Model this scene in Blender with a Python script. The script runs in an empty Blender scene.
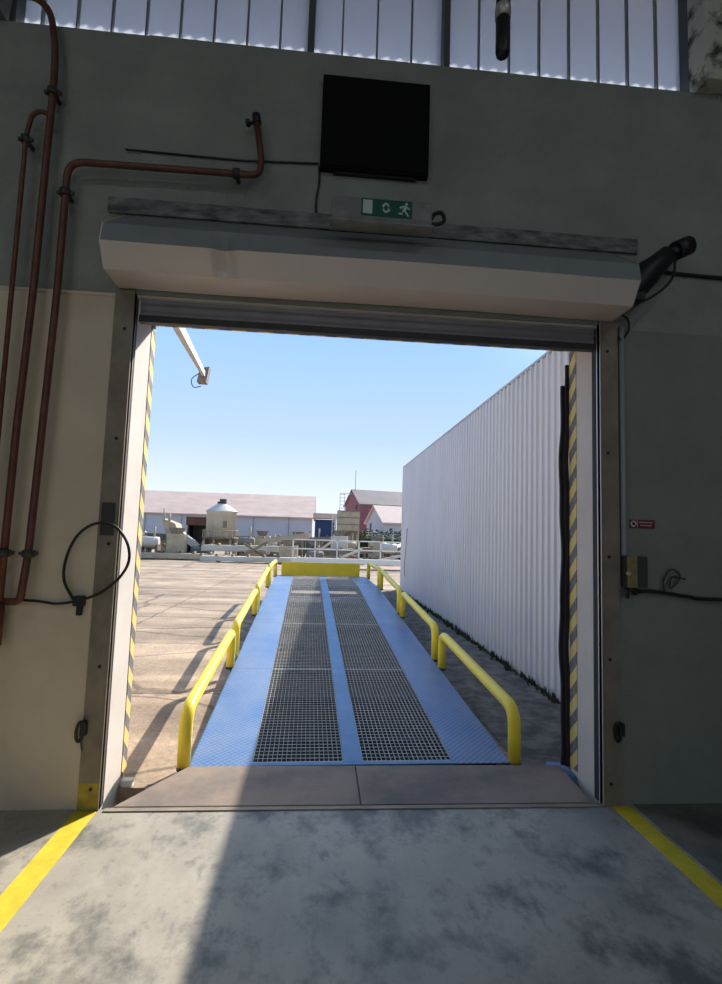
import bpy, bmesh, math, random
from mathutils import Vector, Matrix
C = bpy.context.scene
PI = math.pi
random.seed(7)

# ------------------------------------------------------------------ camera, sky, sun, exposure
F, YAW, PITCH, ROLL, DIST, EYE = 510.14, .0789, .0845, .0321, 3.2481, 1.65
fwd = Vector((math.sin(YAW) * math.cos(PITCH), math.cos(YAW) * math.cos(PITCH), math.sin(PITCH)))
r0 = Vector((math.cos(YAW), -math.sin(YAW), 0))
u0 = r0.cross(fwd)
cr, sr = math.cos(ROLL), math.sin(ROLL)
right = r0 * cr + u0 * sr
up = u0 * cr - r0 * sr
cam = bpy.data.cameras.new('camera')
cam.sensor_fit = 'AUTO'; cam.sensor_width = 36; cam.lens = F / 984 * 36
cam.clip_start = .05; cam.clip_end = 1000
co = bpy.data.objects.new('camera', cam); C.collection.objects.link(co)
m = Matrix((right, up, -fwd)).transposed().to_4x4()
m.translation = Vector((0, -DIST, EYE)); co.matrix_world = m
C.camera = co

SUN = Vector((.70, 1.0, .89)).normalized()          # towards the sun
w = bpy.data.worlds.new('sky'); C.world = w; w.use_nodes = True
nt = w.node_tree; bg = nt.nodes['Background']
tc = nt.nodes.new('ShaderNodeTexCoord'); sx = nt.nodes.new('ShaderNodeSeparateXYZ'); nt.links.new(tc.outputs['Generated'], sx.inputs[0])
ramp_ = nt.nodes.new('ShaderNodeValToRGB'); nt.links.new(sx.outputs[2], ramp_.inputs[0])      # sky colour by elevation
els = ramp_.color_ramp.elements
els[0].position = 0; els[0].color = (.40, .41, .43, 1); els[1].position = 1; els[1].color = (.10, .17, .34, 1)
for p_, c_ in ((.06, (.36, .40, .45, 1)), (.18, (.235, .315, .435, 1)), (.38, (.155, .265, .46, 1))):
    e_ = els.new(p_); e_.color = c_
dt = nt.nodes.new('ShaderNodeVectorMath'); dt.operation = 'DOT_PRODUCT'; dt.inputs[1].default_value = SUN
nt.links.new(tc.outputs['Generated'], dt.inputs[0])
cl = nt.nodes.new('ShaderNodeMath'); cl.operation = 'MAXIMUM'; cl.inputs[1].default_value = 0; nt.links.new(dt.outputs['Value'], cl.inputs[0])
pw = nt.nodes.new('ShaderNodeMath'); pw.operation = 'POWER'; pw.inputs[1].default_value = 90; nt.links.new(cl.outputs[0], pw.inputs[0])
ml = nt.nodes.new('ShaderNodeMath'); ml.operation = 'MULTIPLY'; ml.inputs[1].default_value = 9.0; nt.links.new(pw.outputs[0], ml.inputs[0])
ad = nt.nodes.new('ShaderNodeMix'); ad.data_type = 'RGBA'; ad.blend_type = 'ADD'; ad.clamp_result = False; ad.clamp_factor = False
ad.inputs[7].default_value = (.75, .88, 1, 1)
nt.links.new(ml.outputs[0], ad.inputs[0]); nt.links.new(ramp_.outputs[0], ad.inputs[6]); nt.links.new(ad.outputs[2], bg.inputs[0])
bg.inputs[1].default_value = 1.3
sl = bpy.data.lights.new('sun', 'SUN'); sl.energy = 3.9; sl.angle = .009; sl.color = (1, .93, .82)
so = bpy.data.objects.new('sun', sl); C.collection.objects.link(so)
so.rotation_euler = SUN.to_track_quat('Z', 'Y').to_euler(); so.location = (8, 4, 12)

vs = C.view_settings
vs.view_transform = 'Standard'; vs.look = 'None'; vs.gamma = 1; vs.use_curve_mapping = False
vs.exposure = .95

FILL = 18  # strength of the added fill lights

# ------------------------------------------------------------------ materials
def mat(name, col, rough=.6, metal=0, var=0., vscale=4, bump=0., bscale=40, col2=None, detail=6, stretch=(1, 1, 1), lo=.35, hi=.7, spec=.5):
    m = bpy.data.materials.new(name); m.use_nodes = True
    t = m.node_tree; b = t.nodes['Principled BSDF']
    b.inputs['Base Color'].default_value = (*col, 1); b.inputs['Roughness'].default_value = rough
    b.inputs['Metallic'].default_value = metal; b.inputs['Specular IOR Level'].default_value = spec
    tc = t.nodes.new('ShaderNodeTexCoord'); mp = t.nodes.new('ShaderNodeMapping')
    mp.inputs['Scale'].default_value = stretch
    t.links.new(tc.outputs['Object'], mp.inputs[0])
    if var or col2:
        n = t.nodes.new('ShaderNodeTexNoise'); n.inputs['Scale'].default_value = vscale; n.inputs['Detail'].default_value = detail
        n.inputs['Roughness'].default_value = .62
        t.links.new(mp.outputs[0], n.inputs[0])
        r = t.nodes.new('ShaderNodeValToRGB')
        c2 = col2 or tuple(min(1, c * (1 - var)) for c in col)
        r.color_ramp.elements[0].position = lo; r.color_ramp.elements[0].color = (*c2, 1)
        r.color_ramp.elements[1].position = hi; r.color_ramp.elements[1].color = (*col, 1)
        t.links.new(n.outputs[0], r.inputs[0]); t.links.new(r.outputs[0], b.inputs['Base Color'])
    if bump:
        n = t.nodes.new('ShaderNodeTexNoise'); n.inputs['Scale'].default_value = bscale; n.inputs['Detail'].default_value = 4
        t.links.new(mp.outputs[0], n.inputs[0])
        bp = t.nodes.new('ShaderNodeBump'); bp.inputs['Strength'].default_value = bump; bp.inputs['Distance'].default_value = .01
        t.links.new(n.outputs[0], bp.inputs['Height']); t.links.new(bp.outputs[0], b.inputs['Normal'])
    return m

M = {}
M['plaster'] = mat('rough_plaster', (.35, .36, .315), .95, var=.25, vscale=2.2, bump=1, bscale=70)
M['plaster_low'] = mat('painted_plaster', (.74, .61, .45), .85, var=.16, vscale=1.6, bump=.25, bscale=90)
M['reveal'] = mat('white_reveal', (.68, .61, .55), .8, var=.1, vscale=3, bump=.1, bscale=60)
M['dark_hall'] = mat('hall_shell', (.16, .16, .15), .9, var=.2)
M['steel_dark'] = mat('dark_steel', (.07, .068, .065), .5, .4, var=.3, vscale=8)
M['guide'] = mat('guide_steel', (.33, .27, .20), .6, .25, var=.35, vscale=5, bump=.1)
M['guide_yellow'] = mat('worn_yellow', (.55, .42, .06), .7, var=.5, vscale=9)
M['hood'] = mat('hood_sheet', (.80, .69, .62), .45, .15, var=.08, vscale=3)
M['hood_shade'] = mat('hood_shade_sheet', (.26, .27, .27), .6, .1, var=.15, vscale=3)  # darker copy of the hood colour, shade painted on faces with less bounce
M['flash'] = mat('weathered_strip', (.30, .29, .27), .8, col2=(.07, .075, .07), vscale=7, stretch=(1, 1, 3))
M['curtain'] = mat('shutter_sheet', (.30, .29, .32), .5, .2, var=.2, vscale=5)
M['black'] = mat('black_plastic', (.012, .012, .013), .5)
M['matte_black'] = mat('matte_black', (.008, .008, .007), .95, spec=.15)
M['rubber'] = mat('dark_rubber', (.035, .026, .034), .8, var=.3, vscale=12)
M['copper'] = mat('rust_red_pipe', (.19, .065, .038), .5, .1, var=.5, vscale=14)
M['bank'] = mat('dark_bank', (.13, .13, .10), .95, var=.4, vscale=1)
M['clamp'] = mat('clamp_steel', (.07, .06, .055), .6, .4)
M['yellow'] = mat('safety_yellow', (.95, .73, .05), .38, var=.06, vscale=6)
M['lip'] = mat('lip_yellow', (.78, .56, .02), .5, var=.15, vscale=4)
M['grate'] = mat('galvanised_grating', (.66, .65, .62), .5, .2, var=.35, vscale=18)
M['under'] = mat('under_steel', (.02, .03, .06), .7)
M['white_steel'] = mat('white_railing', (.75, .74, .68), .6)
M['clad'] = mat('white_cladding', (.74, .72, .74), .5, var=.10, vscale=1.2, stretch=(1, 1, .25))
M['clad_roof'] = mat('cladding_roof', (.5, .5, .5), .6)
M['concrete'] = mat('column_concrete', (.60, .58, .48), .95, col2=(.05, .055, .04), vscale=6, bump=.5, bscale=40, lo=.36, hi=.5)
M['conduit'] = mat('grey_conduit', (.30, .31, .30), .5)
M['brass_box'] = mat('ochre_box', (.34, .27, .10), .6, var=.4, vscale=20)
M['box_grey'] = mat('switch_grey', (.05, .05, .045), .6)
M['mullion'] = mat('mullion', (.10, .11, .11), .7)
M['rib'] = mat('glass_rib', (.20, .22, .22), .6)
M['beige'] = mat('beige_paint', (.52, .43, .29), .8, var=.3, vscale=2)
M['beige_dk'] = mat('dusty_beige', (.27, .22, .16), .85, var=.5, vscale=3)
M['silo'] = mat('silo_paint', (.66, .60, .50), .7, var=.2, vscale=1.5)
M['rustbox'] = mat('rust_sheet', (.17, .07, .05), .8, var=.4)
M['roof_tan'] = mat('tan_roof', (.74, .53, .42), .85, var=.2, vscale=.6, stretch=(1, 2, 2))
M['wall_far'] = mat('far_wall', (.55, .53, .54), .8, var=.06, vscale=.5)
M['red_wall'] = mat('red_cladding', (.27, .10, .115), .8, var=.25, vscale=.8, stretch=(6, 1, .4))
M['roof_grey'] = mat('grey_roof', (.30, .25, .22), .85, var=.2, vscale=.6)
M['roof_pale'] = mat('pale_roof', (.80, .60, .48), .85, var=.1)
M['blue_box'] = mat('dark_blue_sheet', (.02, .05, .13), .7)
M['leaf'] = mat('hedge_leaf', (.07, .15, .03), .8, col2=(.02, .05, .01), vscale=6)
M['weed'] = mat('dark_weed', (.05, .06, .03), .9)
M['tarp'] = mat('pale_tarp', (.75, .74, .70), .7)
M['dirt'] = mat('dark_soil', (.05, .045, .04), 1, var=.5, vscale=8, bump=.5, bscale=30)
M['lightbody'] = mat('lamp_body', (.27, .27, .26), .35, var=.3, vscale=10)
M['green'] = mat('exit_green', (.0, .085, .06), .5)
M['signwhite'] = mat('sign_white', (.55, .6, .58), .5)
M['red'] = mat('sign_red', (.18, .015, .025), .5)
M['pale_metal'] = mat('bright_edge', (.55, .5, .48), .4, .4)
M['block'] = mat('pale_block', (.7, .68, .64), .9)

def nodes_of(m):
    return m.node_tree, m.node_tree.nodes, m.node_tree.links

def floor_mat():
    m = mat('hall_concrete', (.43, .385, .315), .55, var=.3, vscale=1.3, bump=.08, bscale=25, lo=.3, hi=.62)
    t, N, L = nodes_of(m); b = N['Principled BSDF']
    base = b.inputs['Base Color'].links[0].from_socket
    tc = [n for n in N if n.type == 'TEX_COORD'][0]
    prev = base
    for sc, lo, hi, col, fac, st in ((.9, .48, .66, (.14, .14, .13), .6, (1, .7, 1)), (2.4, .50, .63, (.07, .075, .07), .8, (1, .8, 1)), (9, .56, .68, (.11, .11, .105), .65, (1, .5, 1)), (34, .58, .68, (.13, .13, .12), .5, (1, 1, 1))):
        mp = N.new('ShaderNodeMapping'); mp.inputs['Scale'].default_value = st; mp.inputs['Location'].default_value = (sc, 1.7 * sc, 0)
        L.new(tc.outputs['Object'], mp.inputs[0])
        n = N.new('ShaderNodeTexNoise'); n.inputs['Scale'].default_value = sc; n.inputs['Detail'].default_value = 9; n.inputs['Roughness'].default_value = .7
        L.new(mp.outputs[0], n.inputs[0])
        r = N.new('ShaderNodeMapRange'); r.inputs[1].default_value = lo; r.inputs[2].default_value = hi; r.inputs[4].default_value = fac
        L.new(n.outputs[0], r.inputs[0])
        mx = N.new('ShaderNodeMix'); mx.data_type = 'RGBA'; mx.inputs[7].default_value = (*col, 1)
        L.new(r.outputs[0], mx.inputs[0]); L.new(prev, mx.inputs[6]); prev = mx.outputs[2]
    L.new(prev, b.inputs['Base Color'])
    return m
M['floor'] = floor_mat()
M['floor_shade'] = mat('shade_dark_concrete', (.20, .19, .165), .8, col2=(.07, .07, .06), vscale=2, lo=.35, hi=.6)  # floor right of the lane darkened, shade put into its colour

def yard_mat():
    m = mat('yard_slabs', (.52, .385, .26), .95, col2=(.28, .20, .14), vscale=.9, bump=.6, bscale=22, lo=.3, hi=.62, detail=10)
    t, N, L = nodes_of(m); b = N['Principled BSDF']
    base = b.inputs['Base Color'].links[0].from_socket
    tc = [n for n in N if n.type == 'TEX_COORD'][0]
    wob = N.new('ShaderNodeTexNoise'); wob.inputs['Scale'].default_value = 2.5; wob.inputs['Detail'].default_value = 6
    L.new(tc.outputs['Object'], wob.inputs[0])
    mx0 = N.new('ShaderNodeMix'); mx0.data_type = 'RGBA'; mx0.blend_type = 'ADD'; mx0.inputs[0].default_value = .12
    L.new(tc.outputs['Object'], mx0.inputs[6]); L.new(wob.outputs[1], mx0.inputs[7])
    br = N.new('ShaderNodeTexBrick'); br.offset = 0; br.inputs['Scale'].default_value = 1
    br.inputs['Brick Width'].default_value = 3.1; br.inputs['Row Height'].default_value = 2.4
    br.inputs['Mortar Size'].default_value = .018; br.inputs['Mortar Smooth'].default_value = .6
    br.inputs['Color1'].default_value = (1, 1, 1, 1); br.inputs['Color2'].default_value = (.86, .86, .86, 1); br.inputs['Mortar'].default_value = (.35, .33, .3, 1)
    L.new(mx0.outputs[2], br.inputs[0])
    mx = N.new('ShaderNodeMix'); mx.data_type = 'RGBA'; mx.blend_type = 'MULTIPLY'; mx.inputs[0].default_value = 1
    L.new(base, mx.inputs[6]); L.new(br.outputs[0], mx.inputs[7])
    # long cracks and drag streaks
    mpc = N.new('ShaderNodeMapping'); mpc.inputs['Scale'].default_value = (.35, .8, 1); L.new(mx0.outputs[2], mpc.inputs[0])
    vo = N.new('ShaderNodeTexVoronoi'); vo.feature = 'DISTANCE_TO_EDGE'; vo.inputs['Scale'].default_value = .8; L.new(mpc.outputs[0], vo.inputs[0])
    vr = N.new('ShaderNodeMapRange'); vr.inputs[1].default_value = .004; vr.inputs[2].default_value = .016; vr.inputs[3].default_value = .5; vr.inputs[4].default_value = 1; L.new(vo.outputs['Distance'], vr.inputs[0])
    mps = N.new('ShaderNodeMapping'); mps.inputs['Scale'].default_value = (.12, 1.6, 1); L.new(tc.outputs['Object'], mps.inputs[0])
    ns = N.new('ShaderNodeTexNoise'); ns.inputs['Scale'].default_value = 1; ns.inputs['Detail'].default_value = 5; L.new(mps.outputs[0], ns.inputs[0])
    sr2 = N.new('ShaderNodeMapRange'); sr2.inputs[1].default_value = .4; sr2.inputs[2].default_value = .62; sr2.inputs[3].default_value = .72; sr2.inputs[4].default_value = 1.12; L.new(ns.outputs[0], sr2.inputs[0])
    mm = N.new('ShaderNodeMath'); mm.operation = 'MULTIPLY'; L.new(vr.outputs[0], mm.inputs[0]); L.new(sr2.outputs[0], mm.inputs[1])
    mv = N.new('ShaderNodeVectorMath'); mv.operation = 'SCALE'; L.new(mx.outputs[2], mv.inputs[0]); L.new(mm.outputs[0], mv.inputs['Scale'])
    # grit
    ng = N.new('ShaderNodeTexNoise'); ng.inputs['Scale'].default_value = 24; ng.inputs['Detail'].default_value = 8; ng.inputs['Roughness'].default_value = .8; L.new(tc.outputs['Object'], ng.inputs[0])
    rg = N.new('ShaderNodeMapRange'); rg.inputs[1].default_value = .35; rg.inputs[2].default_value = .65; rg.inputs[3].default_value = .68; rg.inputs[4].default_value = 1.18; L.new(ng.outputs[0], rg.inputs[0])
    mg = N.new('ShaderNodeVectorMath'); mg.operation = 'SCALE'; L.new(mv.outputs[0], mg.inputs[0]); L.new(rg.outputs[0], mg.inputs['Scale']); mv = mg
    # dirt stains
    n = N.new('ShaderNodeTexNoise'); n.inputs['Scale'].default_value = 5; n.inputs['Detail'].default_value = 10; n.inputs['Roughness'].default_value = .75
    L.new(tc.outputs['Object'], n.inputs[0])
    r = N.new('ShaderNodeMapRange'); r.inputs[1].default_value = .54; r.inputs[2].default_value = .7; r.inputs[4].default_value = .55
    L.new(n.outputs[0], r.inputs[0])
    mx2 = N.new('ShaderNodeMix'); mx2.data_type = 'RGBA'; mx2.inputs[7].default_value = (.22, .18, .14, 1)
    L.new(r.outputs[0], mx2.inputs[0]); L.new(mv.outputs[0], mx2.inputs[6])
    L.new(mx2.outputs[2], b.inputs['Base Color'])
    return m
M['yard'] = yard_mat()

def checker_mat():
    # blue painted tear-plate: two sets of small raised lozenges
    m = mat('blue_tread_plate', (.15, .23, .39), .36, .1, col2=(.06, .16, .38), vscale=1.6, lo=.38, hi=.62)
    t, N, L = nodes_of(m); b = N['Principled BSDF']
    tc = [n for n in N if n.type == 'TEX_COORD'][0]
    outs = []
    for ang, off in ((PI / 4, 0), (-PI / 4, .5)):
        mp = N.new('ShaderNodeMapping'); mp.inputs['Rotation'].default_value = (0, 0, ang)
        mp.inputs['Scale'].default_value = (28, 28, 1)
        L.new(tc.outputs['Object'], mp.inputs[0])
        wx = N.new('ShaderNodeSeparateXYZ'); L.new(mp.outputs[0], wx.inputs[0])
        def tri(sock, k):
            a = N.new('ShaderNodeMath'); a.operation = 'ADD'; a.inputs[1].default_value = k; L.new(sock, a.inputs[0])
            f = N.new('ShaderNodeMath'); f.operation = 'FRACT'; L.new(a.outputs[0], f.inputs[0])
            s = N.new('ShaderNodeMath'); s.operation = 'SUBTRACT'; s.inputs[1].default_value = .5; L.new(f.outputs[0], s.inputs[0])
            ab = N.new('ShaderNodeMath'); ab.operation = 'ABSOLUTE'; L.new(s.outputs[0], ab.inputs[0])
            return ab.outputs[0]
        a = tri(wx.outputs[0], off); c = tri(wx.outputs[1], 0)
        a2 = N.new('ShaderNodeMath'); a2.operation = 'MULTIPLY'; a2.inputs[1].default_value = 2.4; L.new(a, a2.inputs[0])
        mxx = N.new('ShaderNodeMath'); mxx.operation = 'MAXIMUM'; L.new(a2.outputs[0], mxx.inputs[0]); L.new(c, mxx.inputs[1])
        r = N.new('ShaderNodeMapRange'); r.inputs[1].default_value = .42; r.inputs[2].default_value = .25; L.new(mxx.outputs[0], r.inputs[0])
        outs.append(r.outputs[0])
    mx = N.new('ShaderNodeMath'); mx.operation = 'MAXIMUM'; L.new(outs[0], mx.inputs[0]); L.new(outs[1], mx.inputs[1])
    bp = N.new('ShaderNodeBump'); bp.inputs['Strength'].default_value = .6; bp.inputs['Distance'].default_value = .004
    L.new(mx.outputs[0], bp.inputs['Height']); L.new(bp.outputs[0], b.inputs['Normal'])
    # worn pale crests
    base = b.inputs['Base Color'].links[0].from_socket
    mc = N.new('ShaderNodeMix'); mc.data_type = 'RGBA'; mc.inputs[7].default_value = (.26, .37, .58, 1)
    mf = N.new('ShaderNodeMath'); mf.operation = 'MULTIPLY'; mf.inputs[1].default_value = .55; L.new(mx.outputs[0], mf.inputs[0])
    L.new(mf.outputs[0], mc.inputs[0]); L.new(base, mc.inputs[6]); L.new(mc.outputs[2], b.inputs['Base Color'])
    return m
M['blue'] = checker_mat()
M['blue_plain'] = mat('blue_paint', (.11, .24, .45), .4, .1, var=.2, vscale=5)
M['sill'] = mat('rusty_plate', (.29, .215, .165), .8, .0, col2=(.16, .13, .11), vscale=2.5, lo=.35, hi=.62, bump=.08, bscale=30)

def stripe_mat(sy):
    m = mat('hazard_stripes', (.80, .62, .12), .7)
    t, N, L = nodes_of(m); b = N['Principled BSDF']
    tc = [n for n in N if n.type == 'TEX_COORD'][0]
    s = N.new('ShaderNodeSeparateXYZ'); L.new(tc.outputs['Object'], s.inputs[0])
    # the sum of all three axes runs diagonally on jamb faces and on the soffit alike
    neg = N.new('ShaderNodeMath'); neg.operation = 'MULTIPLY'; neg.inputs[1].default_value = sy; L.new(s.outputs[1], neg.inputs[0])
    a = N.new('ShaderNodeMath'); a.operation = 'ADD'; L.new(s.outputs[0], a.inputs[0]); L.new(neg.outputs[0], a.inputs[1])
    c = N.new('ShaderNodeMath'); c.operation = 'ADD'; L.new(s.outputs[2], c.inputs[0]); L.new(a.outputs[0], c.inputs[1])
    d = N.new('ShaderNodeMath'); d.operation = 'MULTIPLY'; d.inputs[1].default_value = 1 / .195; L.new(c.outputs[0], d.inputs[0])
    f = N.new('ShaderNodeMath'); f.operation = 'FRACT'; L.new(d.outputs[0], f.inputs[0])
    g = N.new('ShaderNodeMath'); g.operation = 'GREATER_THAN'; g.inputs[1].default_value = .52; L.new(f.outputs[0], g.inputs[0])
    n = N.new('ShaderNodeTexNoise'); n.inputs['Scale'].default_value = 30; n.inputs['Detail'].default_value = 5; L.new(tc.outputs['Object'], n.inputs[0])
    r = N.new('ShaderNodeMapRange'); r.inputs[1].default_value = .5; r.inputs[2].default_value = .8; r.inputs[4].default_value = .5; L.new(n.outputs[0], r.inputs[0])
    mx = N.new('ShaderNodeMix'); mx.data_type = 'RGBA'; mx.inputs[6].default_value = (.78, .60, .20, 1); mx.inputs[7].default_value = (.17, .16, .16, 1)
    L.new(g.outputs[0], mx.inputs[0])
    m2 = N.new('ShaderNodeMix'); m2.data_type = 'RGBA'; m2.inputs[7].default_value = (.5, .47, .4, 1)
    L.new(r.outputs[0], m2.inputs[0]); L.new(mx.outputs[2], m2.inputs[6]); L.new(m2.outputs[2], b.inputs['Base Color'])
    return m
M['hazard'] = stripe_mat(1)
M['hazard_right'] = stripe_mat(1)

def glass_mat():
    m = bpy.data.materials.new('frosted_channel_glass'); m.use_nodes = True
    t, N, L = nodes_of(m); N.remove(N['Principled BSDF'])
    out = N['Material Output']
    tr = N.new('ShaderNodeBsdfTranslucent'); tr.inputs[0].default_value = (.60, .62, .68, 1)
    tp = N.new('ShaderNodeBsdfTransparent'); tp.inputs[0].default_value = (.6, .62, .68, 1)
    mx = N.new('ShaderNodeMixShader'); mx.inputs[0].default_value = .38
    L.new(tr.outputs[0], mx.inputs[1]); L.new(tp.outputs[0], mx.inputs[2]); L.new(mx.outputs[0], out.inputs[0])
    return m
M['glass'] = glass_mat()

# ------------------------------------------------------------------ mesh helpers
class MB:
    def __init__(s): s.v = []; s.f = []; s.mi = []; s.sm = []
    def face(s, idx, mi=0, sm=False): s.f.append(idx); s.mi.append(mi); s.sm.append(sm)
    def box(s, x0, x1, y0, y1, z0, z1, mi=0):
        b = len(s.v)
        for z in (z0, z1):
            s.v += [(x0, y0, z), (x1, y0, z), (x1, y1, z), (x0, y1, z)]
        for q in ((3, 2, 1, 0), (4, 5, 6, 7), (0, 1, 5, 4), (1, 2, 6, 5), (2, 3, 7, 6), (3, 0, 4, 7)):
            s.face([b + i for i in q], mi)
        return s
    def hexa(s, pts, mi=0):      # 4 bottom + 4 top points
        b = len(s.v); s.v += [tuple(p) for p in pts]
        for q in ((3, 2, 1, 0), (4, 5, 6, 7), (0, 1, 5, 4), (1, 2, 6, 5), (2, 3, 7, 6), (3, 0, 4, 7)):
            s.face([b + i for i in q], mi)
        return s
    def beam(s, a, b, w, h, mi=0):      # rectangular bar between two points
        a = Vector(a); b = Vector(b); d = (b - a).normalized()
        side = d.cross(Vector((0, 0, 1)))
        side = side.normalized() if side.length > 1e-4 else Vector((1, 0, 0))
        u = side.cross(d).normalized(); side = side * (w / 2); u = u * (h / 2)
        return s.hexa([a - side - u, a + side - u, b + side - u, b - side - u, a - side + u, a + side + u, b + side + u, b - side + u], mi)
    def prism(s, poly, axis, a, b, mi=0):     # polygon extruded along an axis
        n = len(poly); k = len(s.v)
        for t in (a, b):
            for (p, q) in poly:
                s.v.append({'x': (t, p, q), 'y': (p, t, q), 'z': (p, q, t)}[axis])
        s.face([k + i for i in range(n)][::-1], mi); s.face([k + n + i for i in range(n)], mi)
        for i in range(n):
            j = (i + 1) % n; s.face([k + i, k + j, k + n + j, k + n + i], mi)
        return s
    def tube(s, pts, r, seg=12, mi=0, closed=False, caps=True):
        pts = [Vector(p) for p in pts]; n = len(pts); rr = r if isinstance(r, (list, tuple)) else [r] * n
        k = len(s.v); ref = None
        for i, p in enumerate(pts):
            if closed: d = pts[(i + 1) % n] - pts[i - 1]
            else: d = pts[min(i + 1, n - 1)] - pts[max(i - 1, 0)]
            d.normalize()
            if ref is None:
                ref = d.cross(Vector((0, 0, 1)))
                if ref.length < .05: ref = d.cross(Vector((0, 1, 0)))
            ref = (ref - d * ref.dot(d)).normalized(); b2 = d.cross(ref)
            for j in range(seg):
                a = 2 * PI * j / seg; s.v.append(tuple(p + (ref * math.cos(a) + b2 * math.sin(a)) * rr[i]))
        for i in range(n if closed else n - 1):
            for j in range(seg):
                a = k + i * seg + j; b = k + i * seg + (j + 1) % seg
                c = k + ((i + 1) % n) * seg + (j + 1) % seg; d = k + ((i + 1) % n) * seg + j
                s.face([a, b, c, d], mi, True)
        if caps and not closed:
            s.face([k + j for j in range(seg)][::-1], mi); s.face([k + (n - 1) * seg + j for j in range(seg)], mi)
        return s
    def lathe(s, c, prof, seg=24, mi=0, sm=True):     # profile of (radius, z) about a vertical axis
        k = len(s.v)
        for (r, z) in prof:
            for j in range(seg):
                a = 2 * PI * j / seg; s.v.append((c[0] + r * math.cos(a), c[1] + r * math.sin(a), c[2] + z))
        for i in range(len(prof) - 1):
            for j in range(seg):
                a = k + i * seg + j; b = k + i * seg + (j + 1) % seg
                s.face([a, b, b + seg, a + seg], mi, sm)
        s.face([k + j for j in range(seg)][::-1], mi); s.face([k + (len(prof) - 1) * seg + j for j in range(seg)], mi)
        return s
    def build(s, name, mats, parent=None, kind=None, label=None, bevel=0, base=None):
        if not isinstance(mats, (list, tuple)): mats = [mats]
        me = bpy.data.meshes.new(name)
        if parent is not None: o3 = Vector(parent['_o'])
        elif base is not None: o3 = Vector(base)
        else:
            xs, ys, zs = zip(*s.v); o3 = Vector(((min(xs) + max(xs)) / 2, (min(ys) + max(ys)) / 2, min(zs)))
        me.from_pydata([tuple(Vector(p) - o3) for p in s.v], [], s.f)
        for mm in mats: me.materials.append(M[mm])
        for p, i, sm in zip(me.polygons, s.mi, s.sm): p.material_index = i; p.use_smooth = sm
        me.update()
        bm = bmesh.new(); bm.from_mesh(me); bmesh.ops.recalc_face_normals(bm, faces=bm.faces); bm.to_mesh(me); bm.free()
        o = bpy.data.objects.new(name, me); C.collection.objects.link(o)
        if parent is not None: o.parent = parent
        else: o.location = o3
        o['_o'] = tuple(o3)
        if kind: o['kind'] = kind
        if label: o['label'] = label
        if bevel:
            b = o.modifiers.new('bevel', 'BEVEL'); b.width = bevel; b.segments = 2; b.limit_method = 'ANGLE'
        return o

def tag(o, label, cat, group=None, kind=None):
    o['label'] = label; o['category'] = cat
    if group: o['group'] = group
    if kind: o['kind'] = kind
    return o
def empty(name, loc, label, cat, group=None):
    o = bpy.data.objects.new(name, None); C.collection.objects.link(o); o.location = loc
    o.empty_display_size = .1; o['_o'] = tuple(loc)
    return tag(o, label, cat, group)
def fillet(pts, r, n=6):
    pts = [Vector(p) for p in pts]; out = [pts[0]]
    for i in range(1, len(pts) - 1):
        a, b, c = pts[i - 1], pts[i], pts[i + 1]
        u = (a - b).normalized(); v = (c - b).normalized(); d = min(r, (a - b).length * .49, (c - b).length * .49)
        p0 = b + u * d; p2 = b + v * d
        for k in range(n + 1):
            t = k / n; out.append(p0 * (1 - t) ** 2 + b * 2 * t * (1 - t) + p2 * t * t)
    out.append(pts[-1]); return out
def spline(pts, n=8):
    pts = [Vector(p) for p in pts]; out = []
    P = [pts[0] * 2 - pts[1]] + pts + [pts[-1] * 2 - pts[-2]]
    for i in range(1, len(P) - 2):
        for k in range(n):
            t = k / n; a, b, c, d = P[i - 1:i + 3]
            out.append(.5 * ((2 * b) + (c - a) * t + (2 * a - 5 * b + 4 * c - d) * t * t + (3 * b - a - 3 * c + d) * t ** 3))
    out.append(pts[-1]); return out

# ------------------------------------------------------------------ the hall
XL, XR, WT, ZH, ZW = -1.26, 1.90, .48, 3.14, 4.93
H0, H1, HB, HT = -7.0, 7.0, -15.0, 7.2
MB().box(H0, 2.05, HB, 0, -.25, 0).box(2.05, H1, HB, 0, -.25, 0, 1).build('floor', ['floor', 'floor_shade'], kind='structure', base=(0, 0, 0))
mb = MB()
Y0 = 0.0
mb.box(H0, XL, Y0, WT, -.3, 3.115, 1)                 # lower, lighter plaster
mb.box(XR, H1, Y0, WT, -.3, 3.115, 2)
mb.box(H0, XL, Y0 + .006, WT, 3.115, ZW, 0)
mb.box(XR, H1, Y0, WT, 3.115, ZW, 0)
mb.box(XL, XR, Y0 + .0, WT, ZH, ZW, 0)
mb.box(H0, -2.17, .1, WT, ZW, HT, 0); mb.box(2.86, H1, .1, WT, ZW, HT, 0); mb.box(-2.17, 2.86, .1, WT, 6.6, HT, 0)
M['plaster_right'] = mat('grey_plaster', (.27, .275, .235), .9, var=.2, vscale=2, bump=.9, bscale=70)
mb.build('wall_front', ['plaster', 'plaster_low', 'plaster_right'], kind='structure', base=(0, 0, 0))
# white plastered lining of the opening
e = .012
mb = MB().box(XL, XL + e, .02, WT, -.2, ZH).box(XR - e, XR, .02, WT, -.2, ZH).box(XL + e, XR - e, .02, WT, ZH - e, ZH)
mb.build('trim_1', 'reveal', kind='structure', base=(0, 0, 0))
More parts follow.
